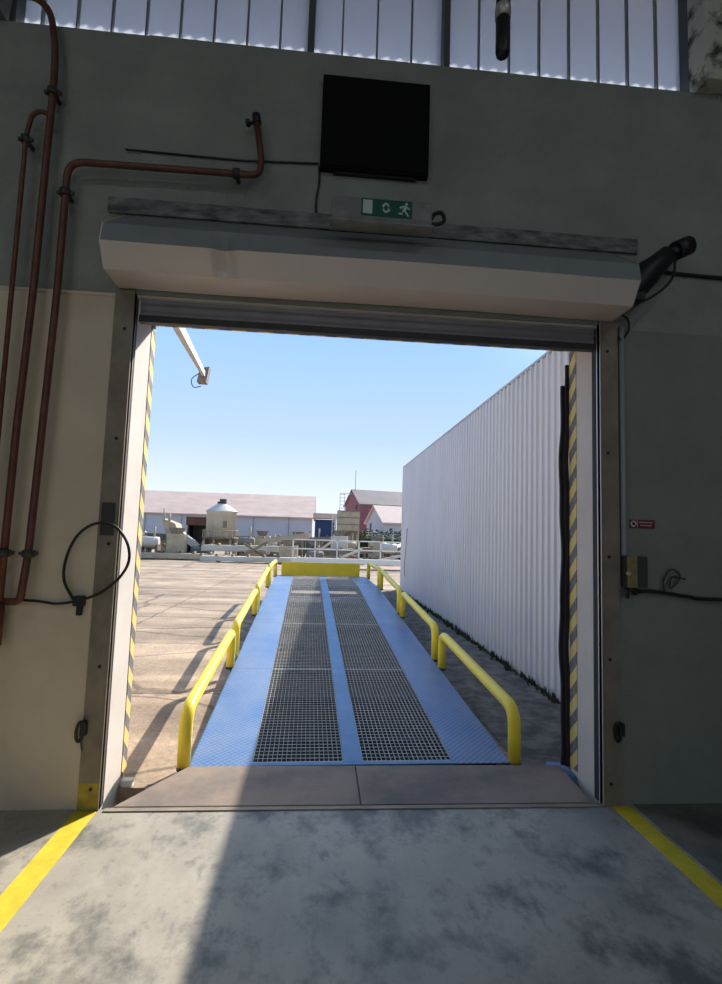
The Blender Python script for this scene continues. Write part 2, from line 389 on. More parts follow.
# thin light joint line between the two plasters
MB().box(H0, -1.34, -.008, .005, 3.11, 3.13).build('trim_2', 'plaster_low', kind='structure')
MB().box(H0, H0 - .2, HB, 0, -.1, HT).build('wall_left', 'dark_hall', kind='structure')
MB().box(H1, H1 + .2, HB, 0, -.1, HT).build('wall_right', 'dark_hall', kind='structure')
mb = MB().box(H0, -4, HB - .2, HB, -.1, HT).box(4, H1, HB - .2, HB, -.1, HT).box(-4, 4, HB - .2, HB, 5.0, HT)  # unseen back wall, gate opening added and sized to let in fill light
mb.build('wall_back', 'dark_hall', kind='structure')
MB().box(H0, H1, HB, .48, HT, HT + .2).build('ceiling', 'dark_hall', kind='structure')
for i, (x, y) in enumerate([(-3.5, -5), (3.5, -5), (-3.5, -10), (3.5, -10)]):  # unseen lights with housings, added to brighten the hall
    r = bpy.data.objects.new('fill_light', None); C.collection.objects.link(r); r.location = (x, y, HT - .3)
    r['_o'] = (x, y, HT - .3); r['label'] = 'unseen added fill light under the ceiling in the %s row, on the %s side of the hall' % ('nearer' if y == -5 else 'farther', 'left' if x < 0 else 'right'); r['category'] = 'fill light'; r['group'] = 'added fill lights in the hall'
    MB().box(x - .75, x + .75, y - .15, y + .15, HT - .22, HT).build('fill_housing', 'reveal', r)
    al = bpy.data.lights.new('fill_area', 'AREA'); al.shape = 'RECTANGLE'; al.size = 1.4; al.size_y = .25; al.energy = FILL; al.color = (.74, .90, 1)
    ao = bpy.data.objects.new('fill_area', al); C.collection.objects.link(ao); ao.parent = r; ao.location = (0, 0, .06)
# eave with corrugated roof sheet outside, over the window band
mb = MB(); n = 420; k0 = len(mb.v)
for i in range(n + 1):
    x = -7 + 14 * i / n; z = .022 * math.sin(i * PI / 1.5)
    mb.v += [(x, .48, 6.49 + z), (x, 1.55, 6.335 + z), (x, 1.55, 6.355 + z), (x, .48, 6.51 + z)]
for i in range(n):
    a = 4 * i
    for j in range(4): mb.face([a + j, a + (j + 1) % 4, a + 4 + (j + 1) % 4, a + 4 + j])
mb.build('trim_3', 'roof_grey', kind='structure')
# outside ledge below the window glass, inside sill
# windows of vertical channel glass between three mullions
def window(name, x0, x1, xs):
    w_ = MB().box(x0, x0 + .022, .06, .2, ZW, 6.6).box(x1 - .022, x1, .06, .2, ZW, 6.6)
    w_.box(x0 + .022, x1 - .022, .14, .2, ZW, ZW + .012)
    fr = w_.build(name, 'mullion', kind='structure')
    g = MB(); edges = [x0 + .022] + xs + [x1 - .022]
    for a, b in zip(edges[:-1], edges[1:]):
        y = .15
        g.hexa([(a, y, ZW + .012), (b, y, ZW + .012), (b, y + .006, ZW + .012), (a, y + .006, ZW + .012), (a, y, 6.6), (b, y, 6.6), (b, y + .006, 6.6), (a, y + .006, 6.6)])
    g.build('pane', 'glass', fr)
    s = MB()
    for x in xs: s.box(x - .006, x + .006, .12, .149, ZW + .012, 6.6)
    s.build('glazing_rib', 'rib', fr)
window('window_1', -2.17, -.19, [-2.02 + .23 * i for i in range(0, 8)])
window('window_2', -.19, .775, [.03, .28, .53])
window('window_3', .775, 2.62, [.80 + .228 * i for i in range(1, 8)])
# concrete columns either side of the window band
tag(MB().box(2.60, 2.86, -.12, .1, 4.935, 7.18).build('concrete_column', 'concrete', bevel=.01), 'grey concrete column with dark stains at the right end of the window band', 'column')
tag(MB().box(-2.52, -2.17, -.12, .1, 4.935, 7.18).build('concrete_column', 'dark_hall', bevel=.01), 'dark column at the left end of the window band', 'column')

# floor paint
M['line_yellow'] = mat('line_paint', (.72, .55, .03), .7, var=.25, vscale=12)
mb = MB().hexa([(-1.36, -6, .0004), (-1.225, -6, .0004), (-1.225, -.03, .0004), (-1.35, -.03, .0004)] + [(-1.36, -6, .0025), (-1.225, -6, .0025), (-1.225, -.03, .0025), (-1.35, -.03, .0025)])
tag(mb.build('floor_line', 'line_yellow'), 'yellow floor line on the left of the gateway, sunlit', 'floor marking')
mb = MB().hexa([(1.91, -6, .0004), (2.05, -6, .0004), (2.02, -.03, .0004), (1.9, -.03, .0004)] + [(1.91, -6, .0025), (2.05, -6, .0025), (2.02, -.03, .0025), (1.9, -.03, .0025)])
tag(mb.build('floor_line', 'line_yellow'), 'yellow floor line on the right of the gateway, in shade', 'floor marking')

# ------------------------------------------------------------------ the yard
GZ = -.05
mb = MB().box(-60, 60, WT + .002, 130, GZ - .3, GZ).box(XL + e, XR - e, .36, WT, GZ - .3, GZ)
mb.box(XL + e, XR - e, .0, .36, -.35, -.28, 1)
mb.build('ground', ['yard', 'dirt'], kind='structure', base=(0, 0, 0))
# dark soil strip between the ramp and the white hall
mb = MB(); k = 0
ny = 60; nx = 8
random.seed(3)
for i in range(ny + 1):
    y = .5 + 12.5 * i / ny
    for j in range(nx + 1):
        x = 1.57 + (2.625 - 1.57) * j / nx
        edge = j in (0, nx) or i in (0, ny)
        mb.v.append((x, y, GZ + (.003 if edge else random.uniform(.005, .03))))
for i in range(ny):
    for j in range(nx):
        a = i * (nx + 1) + j; mb.face([a, a + 1, a + nx + 2, a + nx + 1], 0, True)
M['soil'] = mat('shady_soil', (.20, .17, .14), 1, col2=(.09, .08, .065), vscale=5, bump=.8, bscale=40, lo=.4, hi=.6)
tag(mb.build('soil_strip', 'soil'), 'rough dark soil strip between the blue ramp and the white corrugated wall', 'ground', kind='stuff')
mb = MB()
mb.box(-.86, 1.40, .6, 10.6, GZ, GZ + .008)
M['black_soil'] = mat('under_ramp_soil', (.035, .03, .028), 1, var=.4, vscale=9, bump=.5)  # near-black soil colour beneath the ramp deck
tag(mb.build('soil_bed', 'black_soil'), 'very dark soil bed lying in the gap beneath the blue ramp', 'ground')
# weeds along the foot of the white wall
mb = MB()
for i in range(420):
    y = random.uniform(1.2, 12.5) ; x = 2.60 - abs(random.gauss(0, .045)); h = random.uniform(.03, .12)
    for q in range(3):
        a = random.uniform(0, 2 * PI); dx = math.cos(a) * .02; dy = math.sin(a) * .02
        k = len(mb.v); lx = random.uniform(-.04, .01); ly = random.uniform(-.05, .05)
        mb.v += [(x - dx, y - dy, GZ), (x + dx, y + dy, GZ), (x + lx, y + ly, GZ + h)]; mb.face([k, k + 1, k + 2])
tag(mb.build('weeds', 'weed'), 'dark weeds growing along the foot of the white corrugated wall', 'weeds', kind='stuff')

# ------------------------------------------------------------------ threshold
mb = MB().box(XL + .07, XR - .04, -.035, .0, -.06, .007).box(XL + .07, XR - .04, -.002, .003, -.25, .007)
tag(mb.build('threshold_angle', 'guide'), 'long narrow steel angle set in the hall floor edge under the gate', 'threshold strip')
mb = MB()
def plate(x00, x01, x10, x11, name, lab):
    y0, y1 = .028, .560
    z0, z1 = -.014, .0
    q = MB().hexa([(x00, y0, z0), (x01, y0, z0), (x11, y1, z0), (x10, y1, z0), (x00, y0, z1), (x01, y0, z1), (x11, y1, z1), (x10, y1, z1)])
    q.beam((x00 + .1, .3, z0 - .04), (x01 - .1, .3, z0 - .04), .06, .08)
    tag(q.build('threshold_plate', 'sill', bevel=.003), lab, 'steel plate')
plate(-1.155, .317, -.845, .319, 'l', 'flat brown steel bridging plate at the ramp foot, left half, partly sunlit')
plate(.324, 1.80, .326, 1.84, 'r', 'flat grey-brown steel bridging plate at the ramp foot, right half, in shade')
MB_ = MB().box(-1.24, -1.165, .37, .42, GZ - .01, -.008)
tag(MB_.build('concrete_block', 'block', bevel=.006), 'small pale concrete block at the foot of the left striped jamb', 'block')
tag(MB().hexa([(1.70, .50, GZ), (1.88, .36, GZ), (1.885, .60, GZ), (1.78, .66, GZ), (1.72, .50, -.012), (1.88, .38, .0), (1.88, .60, .0), (1.78, .64, -.012)]).build('metal_offcut', 'blue_plain'), 'small blue metal offcut at the foot of the right striped jamb', 'metal piece')

# hazard tape round the outer edge of the opening
tag(MB().box(XL + e, XL + e + .004, WT - .085, WT, .0, ZH - e - .004).build('hazard_stripe', 'hazard'), 'yellow and black striped band down the left jamb of the gateway', 'hazard marking')
tag(MB().box(XR - e - .004, XR - e, WT - .105, WT, .03, ZH - e - .004).build('hazard_stripe', 'hazard_right'), 'yellow and black striped band down the right jamb of the gateway', 'hazard marking')
tag(MB().box(XL + e, XR - e, WT - .11, WT, ZH - e - .004, ZH - e).build('hazard_stripe', 'hazard_right'), 'yellow and black striped band along the underside of the gateway lintel', 'hazard marking')
# rubber seal strips hanging outside the right jamb
def strip(x, y, z0, z1, wdt, lab):
    mb = MB(); n = 40
    pts = []
    for i in range(n + 1):
        z = z0 + (z1 - z0) * i / n; pts.append((x + .008 * math.sin(z * 5.1) + .004 * math.sin(z * 13), z))
    for (xa, za), (xb, zb) in zip(pts[:-1], pts[1:]):
        mb.hexa([(xa - wdt / 2, y, za), (xa + wdt / 2, y, za), (xa + wdt / 2, y + .02, za), (xa - wdt / 2, y + .02, za), (xb - wdt / 2, y, zb), (xb + wdt / 2, y, zb), (xb + wdt / 2, y + .02, zb), (xb - wdt / 2, y + .02, zb)])
    return tag(mb.build('rubber_strip', 'rubber'), lab, 'rubber strip')
strip(1.872, WT + .002, .02, 3.02, .035, 'long dark rubber strip hanging against the right striped jamb')
strip(1.845, WT + .024, .02, 2.86, .03, 'shorter dark rubber strip, left of the longer one at the right jamb')

# ------------------------------------------------------------------ roller shutter
sh = empty('roller_shutter', (.3, 0, 3.0), 'rolled-up roller shutter with dented grey hood above the gateway and steel guides at both sides', 'roller shutter')
XA, XB = -1.325, 1.945
prof = [(0, 3.60), (-.30, 3.31), (-.325, 3.275), (-.25, 3.155), (-.01, 3.15), (-.01, 3.58)]
mb = MB(); n = 66; k0 = 0
def dent(x, y, z):
    d = 0
    g = math.exp(-((x + .62) / .05) ** 2) * math.exp(-((z - 3.25) / .09) ** 2); d += .06 * g
    g2 = math.exp(-((x + .82) / .14) ** 2) * math.exp(-((z - 3.17) / .05) ** 2); d += .022 * g2
    return d
rows = []
fr_ = [(0, 3.66), (-.10, 3.58), (-.20, 3.50), (-.30, 3.42), (-.325, 3.30), (-.305, 3.27), (-.285, 3.24), (-.262, 3.205), (-.24, 3.17), (-.17, 3.168), (-.09, 3.166), (-.012, 3.165)]
xs = sorted(set([XA + (XB - XA) * i / 50 for i in range(51)] + [-.62 + .02 * i for i in range(-8, 9)] + [-1.1 + .03 * i for i in range(16)]))
for x in xs:
    for (y, z) in fr_:
        d = dent(x, y, z) if y < -.02 and z < 3.4 else 0
        mb.v.append((x, y + d, z + d * .3 + .004 * math.sin(x * 2.3)))
nf = len(fr_)
for i in range(len(xs) - 1):
    for j in range(nf - 1):
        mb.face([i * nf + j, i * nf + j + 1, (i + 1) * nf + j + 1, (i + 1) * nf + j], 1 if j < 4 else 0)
mb.build('hood', ['hood', 'hood_shade'], sh)
pp = [(y, z) for y, z in fr_]
MB().prism(pp, 'x', XA - .006, XA, 0).build('end_plate', 'hood', sh)
MB().prism(pp, 'x', XB, XB + .006, 0).build('end_plate', 'hood_shade', sh)
for (y, z) in ((-.27, 3.27), (-.15, 3.20)):
    MB().tube([(XA - .012, y, z), (XA - .004, y, z)], .012, 8).build('rivet', 'black', sh)
MB().box(-1.43, 2.13, -.02, .0, 3.662, 3.765).build('flashing_strip', 'flash', sh, label='weathered grey wall strip above the hood')
# curtain with horizontal slats
mb = MB(); zz = [3.01 + .0125 * i for i in range(0, 17)]
for i, z in enumerate(zz):
    mb.v += [(-1.21, .055 + .006 * math.cos(i * PI / 2), z), (1.865, .055 + .006 * math.cos(i * PI / 2), z)]
for i in range(len(zz) - 1): mb.face([2 * i, 2 * i + 1, 2 * i + 3, 2 * i + 2], 0, True)
k = len(mb.v)
mb.box(-1.21, 1.865, .066, .07, 3.01, 3.21)
mb.build('curtain', 'curtain', sh)
MB().box(-1.21, 1.865, .04, .085, 2.975, 3.02).build('bottom_bar', 'steel_dark', sh)
MB().tube([(-1.2, .0 - .14, 3.37), (1.85, -.14, 3.37)], .12, 20).build('roll', 'curtain', sh)
for sgn, xa, xb in ((1, -1.345, -1.222), (-1, 1.85, 1.98)):
    g = MB().box(xa, xb, -.012, .0, .15 if sgn > 0 else .25, 3.15).build('guide_rail', 'guide', sh)
    MB().box(xa, xb, -.012, .0, .0, .15 if sgn > 0 else .25).build('guide_foot', 'guide_yellow' if sgn > 0 else 'guide', sh, label='worn yellow painted foot of the left guide' if sgn > 0 else None)
    ix = xb if sgn > 0 else xa
    c = MB().box(min(ix, ix - sgn * .05), max(ix, ix - sgn * .05), .0, .018, .0, 3.15)
    c.box(min(ix, ix - sgn * .004), max(ix, ix - sgn * .004), -.02, .03, .0, 3.15)
    c.build('guide_lip', 'pale_metal' if sgn < 0 else 'guide', sh)
    ch = MB().box(min(ix, ix - sgn * .05), max(ix, ix - sgn * .05), .034, .045, .0, 3.15)
    ch.box(min(ix - sgn * .006, ix - sgn * .002), max(ix - sgn * .006, ix - sgn * .002), .045, .09 if sgn < 0 else .06, .0, 3.15)
    ch.build('guide_channel', 'rubber', sh)
    bz = (.12, .82, 1.55, 2.2, 2.9) if sgn > 0 else (.13, .9, 1.56, 2.25, 2.95)
    for z in bz:
        MB().tube([((xa + xb) / 2 + .01 * sgn, -.018, z), ((xa + xb) / 2 + .01 * sgn, -.012, z)], .011, 8).build('bolt', 'black', sh)
MB().box(-1.33, -1.25, -.016, -.012, 1.60, 1.80).build('grime_pad', 'steel_dark', sh, label='dark patch plate on the left guide')
# motor at the right end
mo = MB()
a = Vector((1.97, -.14, 3.27)); b = Vector((2.10, -.15, 3.44)); c_ = Vector((2.25, -.16, 3.585)); d_ = Vector((2.36, -.16, 3.64))
mo.tube([a, a.lerp(b, .5), b, b.lerp(c_, .5), c_], [.055, .085, .09, .07, .06], 14)
mo.tube([c_, d_], [.04, .045], 12); mo.tube([c_.lerp(d_, .45), c_.lerp(d_, 1.35)], .062, 16)
mo.box(1.951, 2.06, -.2, -.08, 3.24, 3.40)
mt = mo.build('drive_motor', 'black', sh)
MB().tube(spline([(2.30, -.16, 3.55), (2.27, -.17, 3.42), (2.17, -.17, 3.31), (2.05, -.15, 3.24), (1.96, -.13, 3.22)]), .009, 8).build('motor_cable', 'black', mt)
MB().tube(spline([(1.96, -.06, 3.2), (2.03, -.05, 3.17), (2.05, -.03, 3.1), (2.0, -.03, 3.03), (1.975, -.03, 3.05)]), .007, 8).build('motor_cable', 'black', mt)

# pull hooks on the guides
def hook(x, z, lab, tail, s):
    r = empty('lock_handle', (x, -.012, z), lab, 'handle')
    ring = [(x + s * .012 * math.cos(t) * 1.5 - .01, -.03 - .008 * math.sin(t), z + .055 * math.sin(t) + .02 * math.cos(t)) for t in [2 * PI * i / 20 for i in range(20)]]
    MB().tube(ring, .009, 8, closed=True).build('ring', 'black', r)
    MB().box(x - .005, x + .03, -.045, -.0122, z - .02, z + .055).tube([(x + .012, -.05, z + .05), (x + .012, -.0122, z + .05)], .016, 10).build('latch_block', 'black', r, bevel=.004)
    if tail: MB().tube([(x, -.03, z - .04), (x + .005, -.028, z - .08), (x + .012, -.028, z - .11)], .004, 6).build('pin', 'clamp', r)
hook(-1.345, .45, 'black ring handle on the foot of the left guide', True, 1)
hook(1.955, .45, 'black latch handle on the lower right guide', False, -1)

# ------------------------------------------------------------------ pipes on the left wall
def pipe(name, pts, r, lab, clamps, fil=.09, cat='pipe'):
    ro = empty(name, (pts[0][0], 0, min(p[2] for p in pts)), lab, cat)
    MB().tube(fillet(pts, fil), r, 12).build('tube', 'copper', ro)
    for (x, z, hz) in clamps:
        if hz: MB().tube([(x - .02, pts[0][1], z), (x + .02, pts[0][1], z)], r + .012, 12).box(x - .012, x + .012, pts[0][1], -.0, z - .01, z + .01).build('pipe_clamp', 'clamp', ro)
        else: MB().tube([(x, pts[0][1], z - .02), (x, pts[0][1], z + .02)], r + .014, 12).box(x - .01, x + .01, pts[0][1], -.0, z - .01, z + .01).box(x - r - .03, x + r + .03, pts[0][1] - .008, pts[0][1] + .008, z - .01, z + .01).build('pipe_clamp', 'clamp', ro)
    return ro
PY = -.085
pipe('heating_pipe', [(-1.925, PY, .9), (-1.925, PY, 4.08), (-1.90, PY, 4.22), (-1.855, PY, 4.25), (-1.80, PY, 4.235)], .014, 'thin rust-red pipe, leftmost on the wall, hooked at its top', [(-1.925, 4.05, 0)], .05)
pipe('heating_pipe', [(-1.835, PY, 1.15), (-1.825, PY, 2.2), (-1.80, PY, 3.1), (-1.787, PY, 4.5), (-1.80, PY, 4.72), (-1.845, PY, 4.93), (-1.93, PY, 5.02), (-2.06, PY, 5.03)], .021, 'long rust-red pipe running up across the window glass', [(-1.787, 4.38, 0), (-1.833, 1.48, 0)], .1)
vp = pipe('heating_pipe', [(-1.80, PY, 1.20), (-1.72, PY, 1.20), (-1.695, PY, 1.5), (-1.66, PY, 3.1), (-1.66, PY, 3.93), (-.475, PY, 3.945), (-.465, PY, 4.05), (-.51, PY, 4.32)], .021, 'rust-red pipe turning right along the wall above the gate, with a valve end', [(-1.696, 1.48, 0), (-1.66, 3.72, 0), (-.62, 3.945, 1)], .1)
MB().tube([(-.505, PY, 4.30), (-.515, PY, 4.36)], .028, 10).tube([(-.56, PY, 4.30), (-.505, PY, 4.305)], .01, 8).tube([(-.565, PY - .02, 4.30), (-.565, PY + .02, 4.30)], .016, 8).build('valve', 'black', vp)
tag(MB().tube([(-1.84, PY, .95), (-1.84, PY, 1.19)], .035, 12).tube([(-1.84, PY, 1.19), (-1.95, PY, 1.2)], .025, 12).build('pipe_joint', 'copper'), 'thick rust-red pipe joint where the wall pipes meet at the left edge', 'pipe joint')
# looped cable
r = empty('looped_cable', (-1.42, 0, 1.18), 'black cable coiled in one open loop beside the left guide', 'cable')
loop = [(-1.44, -.03, 1.20), (-1.50, -.05, 1.33), (-1.49, -.06, 1.47), (-1.43, -.07, 1.60), (-1.33, -.075, 1.67), (-1.22, -.075, 1.655), (-1.145, -.07, 1.56), (-1.13, -.065, 1.45), (-1.18, -.06, 1.35), (-1.27, -.05, 1.27), (-1.36, -.04, 1.225), (-1.41, -.03, 1.215)]
MB().tube(spline(loop), .0085, 8).build('cable_loop', 'black', r)
MB().box(-1.445, -1.385, -.045, -.0, 1.175, 1.235).box(-1.425, -1.395, -.04, -.01, 1.12, 1.175).build('wall_clip', 'black', r, bevel=.004)
tag(MB().tube(spline([(-6.9, -.02, 1.25), (-3.2, -.02, 1.22), (-2.2, -.02, 1.215), (-1.7, -.02, 1.20), (-1.55, -.02, 1.185), (-1.44, -.02, 1.20)]), .008, 8).build('wall_cable', 'black'), 'thin black cable along the lower left wall to the loop', 'cable')
# ------------------------------------------------------------------ upper wall things
r = empty('speaker_box', (.27, -.07, 4.1), 'large square black box on the wall under the window band', 'wall box')
MB().box(-.09, .64, -.05, -.0, 4.065, 4.735).build('casing', 'matte_black', r, bevel=.008)
MB().box(-.07, .62, -.056, -.051, 4.085, 4.715).build('front_panel', 'matte_black', r)
MB().box(0.0, .56, -.03, .0, 4.052, 4.064).build('bracket', 'black', r)
tag(MB().tube(spline([(-.095, -.012, 4.10), (-.09, -.012, 3.98), (-.105, -.012, 3.86), (-.10, -.012, 3.69)]), .007, 8).build('power_cable', 'black'), 'short thin black cable below the black wall box', 'cable')
tag(MB().tube([(-1.35, -.01, 4.10), (-.6, -.01, 4.095), (-.10, -.01, 4.12)], .006, 8).build('wall_cable', 'steel_dark'), 'thin dark tube standing in for a wall groove left of the black box', 'cable')  # tube added in place of a horizontal groove in the wall
tag(MB().tube(spline([(2.22, -.012, 3.555), (2.6, -.012, 3.535), (4.6, -.012, 3.52), (6.9, -.012, 3.50)]), .014, 8).build('wall_cable', 'black'), 'black horizontal cable on the upper right wall beside the motor', 'cable')
tag(MB().tube(spline([(2.06, -.02, 1.335), (2.2, -.02, 1.345), (2.45, -.02, 1.315), (2.7, -.02, 1.30), (4.4, -.02, 1.29), (6.9, -.02, 1.28)]), .012, 8).build('wall_cable', 'black'), 'black horizontal cable on the right wall below the switch box', 'cable')
# emergency light
r = empty('emergency_light', (.33, -.2, 3.5), 'grey tubular emergency light with a green exit sign on the shutter hood', 'emergency light')
mb = MB()
sec = [(-.425, 3.475), (-.34, 3.475), (-.34, 3.615), (-.38, 3.63), (-.42, 3.625), (-.435, 3.61), (-.438, 3.50)]
mb.prism(sec, 'x', .0, .59)
mb.build('lamp_body', 'lightbody', r, bevel=.01)
MB().box(-.01, .60, -.44, -.335, 3.462, 3.474).build('base_tray', 'lightbody', r)
for bx in (.03, .47): MB().box(bx, bx + .09, -.339, -.305, 3.48, 3.56).build('bracket', 'steel_dark', r)
# sticker on the sloped front
def onfront(x, t, off):      # t 0..1 up the front facet
    y0, z0, y1, z1 = -.438, 3.50, -.435, 3.605
    return (x, y0 + (y1 - y0) * t - off, z0 + (z1 - z0) * t + off * .4)
sg = MB().hexa([onfront(.17, -.0, .001), onfront(.47, -.0, .001), onfront(.47, 1, .001), onfront(.17, 1, .001)] + [onfront(.17, 0, .004), onfront(.47, 0, .004), onfront(.47, 1, .004), onfront(.17, 1, .004)]).build('exit_sign', 'green', r)
def q(mb, pts, o=.006):
    k = len(mb.v)
    for x, t in pts: mb.v.append(onfront(x, t, o - .001))
    for x, t in pts: mb.v.append(onfront(x, t, o))
    n = len(pts); mb.face([k + i for i in range(n)]); mb.face([k + n + i for i in range(n)])
    for i in range(n): mb.face([k + i, k + (i + 1) % n, k + n + (i + 1) % n, k + n + i])
pg = MB(); q(pg, [(.18, .1), (.235, .1), (.235, .9), (.18, .9)]); pg.build('door_symbol', 'signwhite', sg); pg = MB()                         # door
for a0, a1 in ((.3, 2.5), (3.4, 5.6)):                                                      # ring of two arrows
    ps = []
    for i in range(7):
        a = a0 + (a1 - a0) * i / 6
        ps.append((.315 + .020 * math.cos(a), .5 + .30 * math.sin(a)))
    inner = [(.315 + (x - .315) * .62, .5 + (t - .5) * .62) for x, t in ps][::-1]
    q(pg, ps + inner)
    ex, et = ps[-1]; q(pg, [(ex - .008, et), (ex + .010, et), (ex + .001, et - (.22 if a0 > 1 else -.22) * (-1))])
pg.build('arrow_symbol', 'signwhite', sg); pg = MB()
# running person
q(pg, [(.425, .80), (.432, .90), (.440, .90), (.444, .80), (.436, .72)])
q(pg, [(.412, .45), (.422, .72), (.438, .70), (.432, .42)])
q(pg, [(.400, .50), (.394, .60), (.415, .72), (.42, .66)]); q(pg, [(.436, .68), (.455, .55), (.451, .48), (.432, .60)])
q(pg, [(.412, .46), (.428, .44), (.44, .28), (.452, .10), (.443, .08), (.428, .30)]); q(pg, [(.412, .46), (.424, .42), (.41, .26), (.39, .28), (.388, .20), (.412, .16)])
pg.build('figure_symbol', 'signwhite', sg)
MB().tube(spline([(.59, -.39, 3.51), (.64, -.40, 3.51), (.675, -.38, 3.55), (.66, -.37, 3.60), (.62, -.37, 3.59), (.595, -.38, 3.55)]), .012, 8).build('cable_tail', 'black', r)

# ------------------------------------------------------------------ right wall things
r = empty('switch_box', (2.04, 0, 1.35), 'small switch box with ochre side on the right wall at the conduit end', 'switch box')
MB().box(1.99, 2.125, -.085, .0, 1.37, 1.57).build('casing', ['box_grey'], r, bevel=.006)
MB().box(1.985, 2.05, -.092, -.086, 1.37, 1.575).build('cover', 'brass_box', r, bevel=.002)
MB().tube([(1.985, -.108, 1.46), (1.985, -.088, 1.46)], .012, 10).build('key_switch', 'pale_metal', r)
MB().tube([(2.0, -.06, 1.30), (2.0, -.06, 1.37)], .013, 8).tube([(2.06, -.05, 1.32), (2.06, -.05, 1.37)], .013, 8).build('cable_gland', 'black', r)
tag(MB().tube(fillet([(2.002, -.022, 3.12), (2.003, -.022, 1.62), (2.003, -.022, 1.572)], .04), .017, 10).build('conduit', 'conduit'), 'grey vertical cable conduit beside the right guide', 'conduit')
r = empty('warning_label', (2.14, 0, 1.75), 'small red and white no smoking sign on the right wall', 'sign')
MB().box(2.055, 2.232, -.004, .0, 1.755, 1.812).build('plate', 'red', r)
mb = MB(); cx, cz = 2.083, 1.784
mb.prism([(cx + .021 * math.cos(2 * PI * i / 20), cz + .021 * math.sin(2 * PI * i / 20)) for i in range(20)], 'y', -.0055, -.004)
mb.box(2.108, 2.111, -.0055, -.004, 1.757, 1.810)
for i in range(7): mb.box(2.122 + .014 * i, 2.132 + .014 * i, -.0055, -.004, 1.792, 1.798)
for i in range(6): mb.box(2.130 + .014 * i, 2.139 + .014 * i, -.0055, -.004, 1.772, 1.778)
mb.build('lettering', 'signwhite', r)
mb = MB().prism([(cx + .010 * math.cos(2 * PI * i / 12), cz + .010 * math.sin(2 * PI * i / 12)) for i in range(12)], 'y', -.0065, -.0055)
mb.hexa([(cx - .016, -.0072, cz + .010), (cx - .012, -.0072, cz + .014), (cx + .016, -.0072, cz - .010), (cx + .012, -.0072, cz - .014), (cx - .016, -.0056, cz + .010), (cx - .012, -.0056, cz + .014), (cx + .016, -.0056, cz - .010), (cx + .012, -.0056, cz - .014)])
mb.build('symbol', 'black', r)
tag(MB().tube(spline([(2.28, -.02, 1.34), (2.27, -.03, 1.42), (2.32, -.03, 1.49), (2.38, -.03, 1.46), (2.36, -.03, 1.40), (2.31, -.03, 1.37), (2.33, -.03, 1.44), (2.42, -.03, 1.43)]), .006, 6).build('wire_tangle', 'clamp'), 'small tangle of dark wire on the right wall beside the switch box', 'wire')

# hanging pendant in front of the window band
r = empty('hanging_pendant', (.80, -1.0, 3.99), 'black pendant control hanging from above in front of the window band', 'pendant control')
MB().tube([(.803, -1, 4.0), (.803, -1, 4.01), (.803, -1, 4.03), (.803, -1, 4.24)], [.018, .030, .034, .034], 16).build('handle_body', 'black', r)
MB().lathe((.803, -1, 4.20), [(.038, 0), (.040, .05), (.036, .07)], 16).build('metal_collar', 'pale_metal', r, label='bright metal collar')
MB().tube([(.803, -1, 4.26), (.800, -1, 4.34), (.795, -1, 7.1)], [.036, .03, .012], 12).build('cable', 'black', r)

# ------------------------------------------------------------------ loading ramp
RZ = .018
ramp = empty('loading_ramp', (.318, .575, 0), 'long blue steel loading ramp with grating tracks and yellow handrails rising from the gate', 'loading ramp')
W = 1.162; SL = .0722; YC = 7.45; YE = 9.85       # local y of the crest and the end
def dz(y): return SL * min(y, YC) + .004 * max(0, y - YC)
def L3(x, y, z=0): return (.318 + x, .575 + y, dz(y) + z)
def slab(mb, x0, x1, y0, y1, z0, z1, mi=0):
    cuts = [y0] + ([YC] if y0 < YC < y1 else []) + [y1]
    for a, b in zip(cuts[:-1], cuts[1:]):
        za = max(z0, min(z1 - .004, GZ + .014 - dz(a))); zb_ = max(z0, min(z1 - .004, GZ + .014 - dz(b)))
        mb.hexa([L3(x0, a, za), L3(x1, a, za), L3(x1, b, zb_), L3(x0, b, zb_), L3(x0, a, z1), L3(x1, a, z1), L3(x1, b, z1), L3(x0, b, z1)], mi)
    return mb
GX = [(-W, -.735), (-.735, -.075), (-.075, .065), (.065, .735), (.735, W)]
seam = [0, 2.05, 4.1, 6.15, YC + .02, YE]
for (x0, x1) in (GX[0], GX[4]):
    for a, b in zip(seam[:-1], seam[1:]):
        p = slab(MB(), x0, x1 , a + (.004 if a else 0), b, -.008, .0).build('tread_plate', 'blue', ramp)
for a, b in zip(seam[:-1], seam[1:]):
    slab(MB(), GX[2][0], GX[2][1], a + (.003 if a else .04), b, -.01, .002).build('centre_strip', 'blue_plain', ramp)
slab(MB(), GX[0][1], GX[3][1], 0.0, .04, -.03, .001).build('front_edge_bar', 'blue_plain', ramp)
for gx in (GX[1], GX[3]):
    for a, b in zip(seam[:-1], seam[1:]):
        a2 = max(a, .04)
        mb = MB(); x0, x1 = gx[0] + .004, gx[1] - .004
        nb = 19
        for i in range(nb + 1):
            x = x0 + (x1 - x0) * i / nb
            slab(mb, x - .0013, x + .0013, a2 + .004, b - .002, -.016, -.001)
        ys = a2 + .01
        while ys < b - .006:
            slab(mb, x0, x1, ys - .002, ys + .002, -.0032, .0)
            ys += .052
        slab(mb, x0, x1, a2 + .003, a2 + .006, -.012, .0); slab(mb, x0, x1, b - .006, b - .003, -.012, .0)
        mb.build('grating_panel', 'grate', ramp)
for s in (-1, 1):
    slab(MB(), s * W - .012, s * W + .012, .0, YE, -.17, -.009).build('side_beam', 'blue_plain', ramp)
for x in (-.735, -.07, .06, .735):
    slab(MB(), x - .02, x + .02, .06, YE, -.16, -.031).build('long_beam', 'under', ramp)
for i in range(11):
    y = .5 + .9 * i
    slab(MB(), -W + .02, W - .02, y, y + .05, -.15, -.06).build('cross_beam', 'under', ramp)
